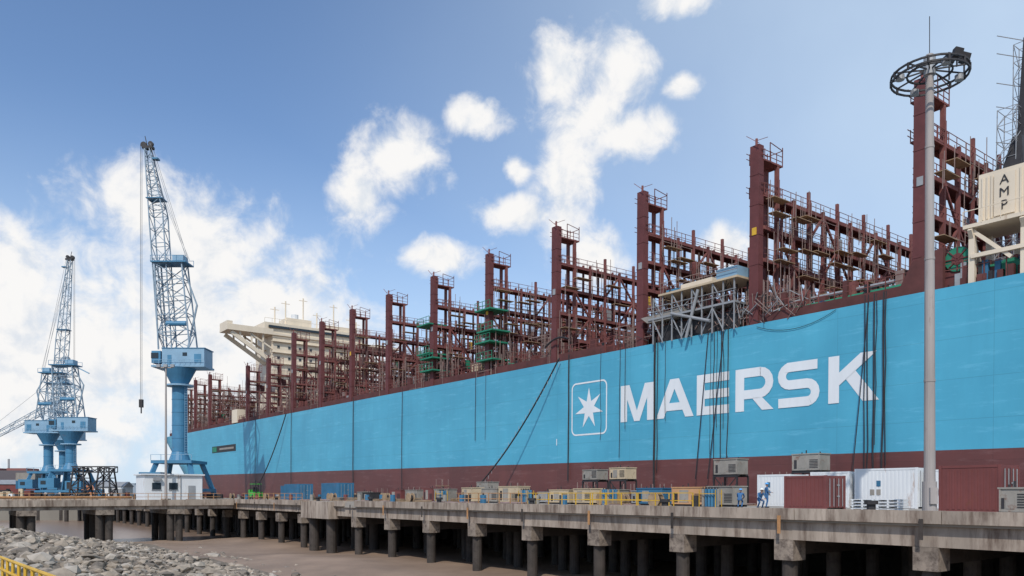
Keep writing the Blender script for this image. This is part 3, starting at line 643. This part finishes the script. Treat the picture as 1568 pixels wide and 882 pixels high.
def shed(x,y,w,dp,h,mt,name='quay_shed'):
    m=MB(); m.box((x,y,DZ-.05),(x+w,y+dp,DZ+h),mt)
    m.hexa([(x-.3,y-.3,DZ+h),(x+w+.3,y-.3,DZ+h),(x+w+.3,y+dp+.3,DZ+h),(x-.3,y+dp+.3,DZ+h),(x-.3,y+dp/2-.1,DZ+h+1.5),(x+w+.3,y+dp/2-.1,DZ+h+1.5),(x+w+.3,y+dp/2+.1,DZ+h+1.5),(x-.3,y+dp/2+.1,DZ+h+1.5)],GREY)
    k=x+1
    while k<x+w-2: m.box((k,y-.05,DZ+1.4),(k+1.2,y-.01,DZ+2.6),GLASS); k+=3.4
    m.obj(name)
shed(-176,250,18,8,4,CRED); shed(-152,262,16,8,4,CWHITE); shed(-128,240,9,6,3.2,CWHITE); shed(-200,240,14,7,3.5,BEIGE); shed(-119,256,12,6,3,CBL)
for i,(x,y) in enumerate(((-168,238),(-161,240),(-152,246),(-176,236),(-112,250),(-107.5,236))):
    for lv in range(2 if i%2 else 3):
        container('shipping_container',0,0,6,2.4,2.5,(CRED,ORNG,CRED,CBL,EGREY)[(i+lv)%5],world=(x,y,DZ+lv*2.52))
m=MB()
for cx,cy,R in ((-131,243,3.6),(-124,246,3.2)):
    for i in range(10):
        a0,a1=math.pi*i/10,math.pi*(i+1)/10
        m.poly([(cx+R*math.cos(a0),cy-3,DZ+R*math.sin(a0)),(cx+R*math.cos(a1),cy-3,DZ+R*math.sin(a1)),(cx+R*math.cos(a1),cy+3,DZ+R*math.sin(a1)),(cx+R*math.cos(a0),cy+3,DZ+R*math.sin(a0))],TARP)
        m.poly([(cx,cy-3,DZ),(cx+R*math.cos(a0),cy-3,DZ+R*math.sin(a0)),(cx+R*math.cos(a1),cy-3,DZ+R*math.sin(a1))],TARP)
m.obj('domed_storage_tent')
m=MB()
lattice(m,(-110,200,DZ),(-110,200,DZ+7.5),4,2.5,3,.3,.2,DARK); lattice(m,(-103.5,200,DZ),(-103.5,200,DZ+7.5),4,2.5,3,.3,.2,DARK)
lattice(m,(-112,200,DZ+7.2),(-101,200,DZ+7.2),1.4,1.4,5,.25,.16,DARK,up=(0,1,0)); m.beam((-110,198,DZ),(-103,198,DZ+6),.25,DARK)
m.box((-113,196,DZ-1),(-100,206,DZ),CONC)
for x in (-112,-107,-101): 
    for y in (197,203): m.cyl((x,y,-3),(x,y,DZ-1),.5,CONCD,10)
m.obj('steel_trestle_tower')
for (x,y,hh) in ((-172,232,7),(-160,228,9),(-147,222,8)):
    m=MB(); m.cyl((x,y,DZ),(x,y,DZ+hh),.14,MASTM,8); m.beam((x,y,DZ+hh),(x+1.5,y,DZ+hh+.2),.1,MASTM); m.box((x+1.1,y-.15,DZ+hh+.05),(x+1.8,y+.15,DZ+hh+.25),GREY); m.obj('street_lamp')
m=MB(); rnd2=random.Random(3)
for i in range(90):
    x=rnd2.uniform(-205,-106); y=rnd2.uniform(207,214); h=rnd2.uniform(.5,2.4); w=rnd2.uniform(.8,3)
    m.box((x,y,DZ-.02),(x+w,y+w*.6,DZ+h),rnd2.choice([CBL,GREY,BEIGE,CRED,CWHITE,DARK])); m.box((x+.1,y-.05,DZ+.2),(x+w*.4,y-.01,DZ+h*.7),DARK)
m.obj('quayside_materials')
# ------------------------------------------------------------------ water, mud, bank, rocks
wm=bpy.data.materials.new('muddy_water'); wm.use_nodes=True; nt=wm.node_tree; N=nt.nodes;L=nt.links; b=N['Principled BSDF']
b.inputs['Base Color'].default_value=(.24,.17,.125,1); b.inputs['Roughness'].default_value=.28
tc=N.new('ShaderNodeTexCoord'); n=N.new('ShaderNodeTexNoise'); n.inputs['Scale'].default_value=.8; n.inputs['Detail'].default_value=6; L.new(tc.outputs['Object'],n.inputs['Vector'])
bp=N.new('ShaderNodeBump'); bp.inputs['Strength'].default_value=.5; bp.inputs['Distance'].default_value=.15; L.new(n.outputs['Fac'],bp.inputs['Height']); L.new(bp.outputs[0],b.inputs['Normal'])
m=MB(); m.poly([(-6000,-2000,0),(6000,-2000,0),(6000,9000,0),(-6000,9000,0)],wm); m.obj('water')
from mathutils import noise as mn
def sm(t): t=max(0,min(1,t)); return t*t*(3-2*t)
def bz(s_,n):
    h=CAMZ-3.4-3.6*sm((n-4)/22); 
    h=max(.05,h*(1-sm((s_-92)/34))+.9*sm((s_-92)/34)*(1-sm((n-16)/12)))
    return h+ .25*mn.noise(Vector((s_*.15,n*.15,0)))*(1-sm((n-22)/6))
S=np.arange(-20,150,1.2); Nn=np.arange(-60,62,1.2)
v=[];f=[];fm=[]
for s_ in S:
    for n_ in Nn:
        wob=1.6*mn.noise(Vector((s_*.09,n_*.03,3)))
        z=bz(s_,n_+wob) 
        if n_>24: z=.32+.42*mn.noise(Vector((s_*.05,n_*.14,7)))+.12*mn.noise(Vector((s_*.2,n_*.3,5)))+.06*mn.noise(Vector((s_*.6,n_*.7,2)))
        if s_>118: z-=sm((s_-118)/16)*1.4
        v.append((s_,-n_,z))
nw=len(Nn)
for i in range(len(S)-1):
    for j in range(nw-1):
        f.append((i*nw+j,i*nw+j+1,(i+1)*nw+j+1,(i+1)*nw+j)); fm.append(0 if Nn[j]<23 and S[i]<116 else 1)
me=bpy.data.meshes.new('mud_flat_and_bank'); me.from_pydata(v,[],f); me.materials.append(BANK); me.materials.append(MUD); me.polygons.foreach_set('material_index',fm)
me.polygons.foreach_set('use_smooth',[True]*len(f)); me.update()
o=bpy.data.objects.new('mud_flat_and_bank',me); scene.collection.objects.link(o); o.rotation_euler=ROT
t_=(1+5**.5)/2
ico=np.array([(-1,t_,0),(1,t_,0),(-1,-t_,0),(1,-t_,0),(0,-1,t_),(0,1,t_),(0,-1,-t_),(0,1,-t_),(t_,0,-1),(t_,0,1),(-t_,0,-1),(-t_,0,1)])/1.9
icf=np.array([(0,11,5),(0,5,1),(0,1,7),(0,7,10),(0,10,11),(1,5,9),(5,11,4),(11,10,2),(10,7,6),(7,1,8),(3,9,4),(3,4,2),(3,2,6),(3,6,8),(3,8,9),(4,9,5),(2,4,11),(6,2,10),(8,6,7),(9,8,1)])
rg=np.random.default_rng(5); V=[];F=[];cnt=0
ROCK2=mat('rock_stone_dark',(.17,.145,.12),.95,.4,.9,bump=.4); ROCK3=mat('rock_stone_pale',(.36,.32,.27),.95,.3,.9,bump=.4)
mi=[]
for i in range(20000):
    s_=rg.uniform(14,117); n_=rg.uniform(-32,28) 
    if n_>23 and rg.random()<.5: continue
    if s_>100 and rg.random()<(s_-100)/22: continue
    r=rg.choice([.10,.16,.23,.33,.48],p=[.32,.33,.24,.09,.02])*rg.uniform(.8,1.2)
    sc_=np.array([rg.uniform(.7,1.5),rg.uniform(.7,1.3),rg.uniform(.4,.8)])*r
    p_=ico*(1+rg.uniform(-.28,.28,(12,1)))*sc_
    a_=rg.uniform(0,6.28); b_=rg.uniform(-.6,.6); ca,sa=math.cos(a_),math.sin(a_); cb_,sb=math.cos(b_),math.sin(b_)
    R=np.array([[ca,-sa,0],[sa,ca,0],[0,0,1]])@np.array([[1,0,0],[0,cb_,-sb],[0,sb,cb_]])
    wob=1.6*mn.noise(Vector((s_*.09,n_*.03,3)))
    p_=p_@R.T+np.array([s_,-n_,bz(s_,n_+wob)+r*.25]); V.append(p_); F.append(icf+cnt*12); cnt+=1
    mi+= [int(rg.choice([0,1,2],p=[.6,.22,.18]))]*20
V=np.vstack(V);F=np.vstack(F)
me=bpy.data.meshes.new('rocks'); me.from_pydata(V.tolist(),[],F.tolist())
for q_ in (ROCK,ROCK2,ROCK3): me.materials.append(q_)
me.polygons.foreach_set('material_index',mi); me.update()
o=bpy.data.objects.new('rocks',me); scene.collection.objects.link(o); o.rotation_euler=ROT
m=MB(); a=Vector((-10.4,15.5,CAMZ-1.15)); b_=Vector((-5.2,9.0,CAMZ-.98))
for k in range(13):
    p0=a.lerp(b_,k/12); m.beam(p0,p0-Vector((0,0,1.05)),.035,YEL)
for q_ in (0,.2,.8): m.cyl(a-Vector((0,0,q_)),b_-Vector((0,0,q_)),.025,YEL,8)
m.obj('yellow_railing')
# ------------------------------------------------------------------ workers
def worker(pos,rotz,pose,helm):
    e=empty('worker',pos,(0,0,rotz))
    if pose=='stand':
        J={'pel':(0,0,.95),'ch':(0,.02,1.28),'nk':(0,.02,1.5),'hd':(0,0,1.62),
           'kl':(.1,-.08,.5),'al':(.11,.02,.09),'tl':(.12,-.14,.05),'kr':(-.1,-.02,.5),'ar':(-.12,.08,.09),'tr':(-.13,-.08,.05),'hl':(.09,0,.9),'hr':(-.09,0,.9),
           'sl':(.19,.02,1.42),'el':(.26,-.03,1.14),'wl':(.24,-.22,.98),'sr':(-.19,.02,1.42),'er':(-.27,0,1.14),'wr':(-.2,-.25,1.1)}
    else:
        J={'pel':(0,.1,.62),'ch':(0,-.14,.92),'nk':(0,-.25,1.1),'hd':(0,-.3,1.22),
           'kl':(.14,-.34,.5),'al':(.13,-.05,.09),'tl':(.14,-.24,.05),'kr':(-.14,-.32,.46),'ar':(-.14,.06,.09),'tr':(-.14,-.12,.05),'hl':(.1,.08,.6),'hr':(-.1,.08,.6),
           'sl':(.19,-.2,1.04),'el':(.24,-.36,.78),'wl':(.15,-.56,.7),'sr':(-.19,-.2,1.04),'er':(-.24,-.36,.78),'wr':(-.1,-.56,.66)}
    names=list(J); E=[('pel','ch'),('ch','nk'),('pel','hl'),('hl','kl'),('kl','al'),('al','tl'),('pel','hr'),('hr','kr'),('kr','ar'),('ar','tr'),('ch','sl'),('sl','el'),('el','wl'),('ch','sr'),('sr','er'),('er','wr')]
    R={'pel':.15,'ch':.16,'nk':.06,'hl':.1,'hr':.1,'kl':.07,'kr':.07,'al':.05,'ar':.05,'tl':.045,'tr':.045,'sl':.075,'sr':.075,'el':.052,'er':.052,'wl':.036,'wr':.036}
    nm=[k for k in names if k!='hd']; idx={k:i for i,k in enumerate(nm)}
    me=bpy.data.meshes.new('body'); me.from_pydata([J[k] for k in nm],[(idx[a],idx[b]) for a,b in E],[]); me.materials.append(HIVIS)
    o=bpy.data.objects.new('body',me); scene.collection.objects.link(o); o.parent=e
    md=o.modifiers.new('skin','SKIN'); 
    for k in nm:
        sv=me.skin_vertices[0].data[idx[k]]; sv.radius=(R[k],R[k]*.85)
    me.skin_vertices[0].data[0].use_root=True
    o.modifiers.new('sub','SUBSURF').render_levels=1
    m=MB(); h=Vector(J['hd'])
    rings=[(-.12,.045,0),(-.09,.065,-.01),(-.04,.08,-.01),(.02,.088,0),(.07,.082,0),(.11,.05,0)]
    prev=None
    for z,r,yo in rings:
        ring=[(h.x+r*.85*math.cos(2*math.pi*i/10),h.y+yo+r*math.sin(2*math.pi*i/10),h.z+z) for i in range(10)]
        if prev:
            for i in range(10): m.poly([prev[i],prev[(i+1)%10],ring[(i+1)%10],ring[i]],SKIN)
        prev=ring
    m.beam(h+Vector((0,-.085,.02)),h+Vector((0,-.11,-.02)),.025,SKIN)
    for x in (-.03,.03): m.box(h+Vector((x-.012,-.088,.02)),h+Vector((x+.012,-.08,.035)),DARK)
    m.box(h+Vector((-.025,-.085,-.06)),h+Vector((.025,-.078,-.05)),CRED)
    for x in (-.08,.08): m.box(h+Vector((x-.01,-.01,-.02)),h+Vector((x+.01,.02,.03)),SKIN)
    m.cyl(h-Vector((0,-.01,.2)),h-Vector((0,0,.08)),.05,SKIN,8)
    prev=None
    for z,r in ((.05,.14),(.06,.115),(.1,.11),(.14,.085),(.165,.03)):
        ring=[(h.x+r*math.cos(2*math.pi*i/12),h.y+r*1.15*math.sin(2*math.pi*i/12)-(.02 if z==.05 else 0),h.z+z) for i in range(12)]
        if prev:
            for i in range(12): m.poly([prev[i],prev[(i+1)%12],ring[(i+1)%12],ring[i]],helm)
        prev=ring
    for w_,sd in (('wl',1),('wr',-1)):
        w=Vector(J[w_]); el=Vector(J['el' if sd>0 else 'er']); dr=(w-el).normalized(); side=dr.cross(Vector((0,0,1))).normalized()
        m.beam(w,w+dr*.09,.08,SKIN,h=.03)
        for i,ln in enumerate((.07,.08,.075,.06)):
            a_=w+dr*.09+side*(i-1.5)*.02; k_=a_+dr*ln*.5+Vector((0,0,-.008)); m.beam(a_,k_,.016,SKIN); m.beam(k_,k_+dr*ln*.35+Vector((0,0,-.025)),.014,SKIN)
        m.beam(w+dr*.03+side*.04*sd,w+dr*.08+side*.08*sd,.02,SKIN)
    for a_ in ('al','ar'):
        p_=Vector(J[a_]); m.box(p_+Vector((-.05,-.2,-.09)),p_+Vector((.05,.08,.0)),DARK)
    m.obj('head_hands_boots',e)
worker(W(33.0,47.5,DZ),TH+.9,'stand',HELM); worker(W(32.0,45.3,DZ),TH-.6,'crouch',HELMW); worker(W(34.6,46.6,DZ),TH+2,'crouch',HELM)
# ------------------------------------------------------------------ world
EL=math.radians(46); sdir=Vector((-.22,-.97,0)).normalized()
w=bpy.data.worlds.new('World'); scene.world=w; w.use_nodes=True; nt=w.node_tree; N=nt.nodes; L=nt.links
bg=N['Background']
sky=N.new('ShaderNodeTexSky'); sky.sky_type='NISHITA'; sky.sun_disc=False; sky.sun_elevation=EL; sky.sun_rotation=math.atan2(sdir.x,sdir.y)
sky.air_density=1.0; sky.dust_density=.6; sky.ozone_density=1.6
def M(op,a=None,b=None,c=None):
    nd=N.new('ShaderNodeMath'); nd.operation=op
    for i,x in enumerate((a,b,c)):
        if x is None: continue
        if isinstance(x,(int,float)): nd.inputs[i].default_value=x
        else: L.new(x,nd.inputs[i])
    return nd.outputs[0]
tc=N.new('ShaderNodeTexCoord'); sp=N.new('ShaderNodeSeparateXYZ'); L.new(tc.outputs['Generated'],sp.inputs[0])
az=M('ARCTAN2',sp.outputs[0],sp.outputs[1]); el=M('ARCSINE',sp.outputs[2])
azd=M('MULTIPLY',az,57.2958); eld=M('MULTIPLY',el,57.2958)
cb=N.new('ShaderNodeCombineXYZ'); L.new(azd,cb.inputs[0]); L.new(eld,cb.inputs[1])
def fbm(scale,detail,rough,offs=(0,0,0),dist=0.0):
    mp=N.new('ShaderNodeMapping'); mp.inputs['Location'].default_value=offs; L.new(cb.outputs[0],mp.inputs[0])
    n=N.new('ShaderNodeTexNoise'); n.inputs['Scale'].default_value=scale; n.inputs['Detail'].default_value=detail; n.inputs['Roughness'].default_value=rough; n.inputs['Distortion'].default_value=dist
    L.new(mp.outputs[0],n.inputs['Vector']); return n.outputs['Fac']
blobs=[(-8.4,23.2,3.2,2.2),(-11,20.4,2.1,2.1),(-2.6,25.7,2.1,1.1),(3.6,28.2,2.2,2.2),(7.8,28.1,2.2,2.3),(5.8,25.4,3.4,2.2),(8.8,24.4,3.0,1.6),(4.1,22,2.1,3.4),(4,19.3,1.7,2.8),(5.8,16.6,2.4,1.9),
(.4,19.7,3.0,1.1),(.3,22.4,1.0,.8),(-5.2,16.8,2.6,1.2),(11.8,31.6,2.4,1),(12.3,26.9,1.2,.7),(15.4,16.8,2.2,1.4),(-25.6,18.6,3.1,2.6),(-21.6,15.8,4.8,3.4),(-17,12.6,5.4,3.8),
(-22,10.0,9.5,7),(-33,13.2,4.4,3.6),(-31.1,8.0,8.5,7.5),(-13,8.5,5.5,5),(-55,12,14,7),(50,10,14,5),(85,25,12,5)]
fld=None
for (a_,e_,ra,re) in blobs:
    mp=N.new('ShaderNodeVectorMath'); mp.operation='SUBTRACT'; L.new(cb.outputs[0],mp.inputs[0]); mp.inputs[1].default_value=(a_,e_,0)
    ms=N.new('ShaderNodeVectorMath'); ms.operation='MULTIPLY'; L.new(mp.outputs[0],ms.inputs[0]); ms.inputs[1].default_value=(1/(ra*1.25),1/(re*1.25),0)
    ln=N.new('ShaderNodeVectorMath'); ln.operation='LENGTH'; L.new(ms.outputs[0],ln.inputs[0])
    v_=M('SUBTRACT',1.0,ln.outputs['Value'])
    fld=v_ if fld is None else M('SMOOTH_MAX',fld,v_,.25)
fld=M('MAXIMUM',fld,-1.0)
def sstep(x,a,b):
    mr=N.new('ShaderNodeMapRange'); mr.interpolation_type='SMOOTHSTEP'; L.new(x,mr.inputs[0]); mr.inputs[1].default_value=a; mr.inputs[2].default_value=b; return mr.outputs[0]
n1=fbm(.38,11,.6,dist=.3)
dens=M('ADD',M('MULTIPLY',fld,1.55),M('MULTIPLY',M('SUBTRACT',n1,.53),2.7))
cl=M('POWER',sstep(dens,-.22,1.0),.85)
n2=fbm(.38,8,.6,offs=(-.6,1.2,0),dist=.3)
shade=sstep(M('SUBTRACT',M('MULTIPLY',fld,.25),M('MULTIPLY',M('SUBTRACT',n2,n1),2.6)),-.5,.35)
cr=N.new('ShaderNodeMixRGB'); L.new(shade,cr.inputs[0]); cr.inputs[1].default_value=(.74,.785,.85,1); cr.inputs[2].default_value=(.95,.94,.93,1)
sk=N.new('ShaderNodeMixRGB'); sk.blend_type='MULTIPLY'; sk.inputs[0].default_value=1; L.new(sky.outputs[0],sk.inputs[1]); sk.inputs[2].default_value=(.132,.146,.162,1)
veil=M('MAXIMUM',M('MULTIPLY',sstep(azd,-22,34),.74),M('MULTIPLY',sstep(eld,26,1),.8))
vn=fbm(.06,5,.5,offs=(7,3,0))
veil=M('MINIMUM',M('MULTIPLY',veil,M('ADD',.65,M('MULTIPLY',vn,.7))),.94)
vm=N.new('ShaderNodeMixRGB'); L.new(veil,vm.inputs[0]); L.new(sk.outputs[0],vm.inputs[1]); vm.inputs[2].default_value=(.60,.75,.93,1)
fm_=N.new('ShaderNodeMixRGB'); L.new(cl,fm_.inputs[0]); L.new(vm.outputs[0],fm_.inputs[1]); L.new(cr.outputs[0],fm_.inputs[2])
L.new(fm_.outputs[0],bg.inputs[0]); bg.inputs[1].default_value=1.0
w.name='sky'
sl=bpy.data.lights.new('sun','SUN'); sl.energy=3.2; sl.angle=math.radians(.53); sl.color=(1,.94,.86)
so=bpy.data.objects.new('sun',sl); scene.collection.objects.link(so)
dv=-(sdir*math.cos(EL)+Vector((0,0,math.sin(EL)))); so.rotation_euler=dv.to_track_quat('-Z','Y').to_euler()
# ------------------------------------------------------------------ camera
cd=bpy.data.cameras.new('camera'); co=bpy.data.objects.new('camera',cd); scene.collection.objects.link(co); scene.camera=co
co.location=(0,0,CAMZ); co.rotation_euler=(math.pi/2,0,0); cd.lens=1200/1568*36; cd.sensor_width=36; cd.shift_y=(756-441)/1568; cd.clip_start=.1; cd.clip_end=12000
scene.view_settings.view_transform='Standard'; scene.view_settings.look='None'; scene.view_settings.exposure=0
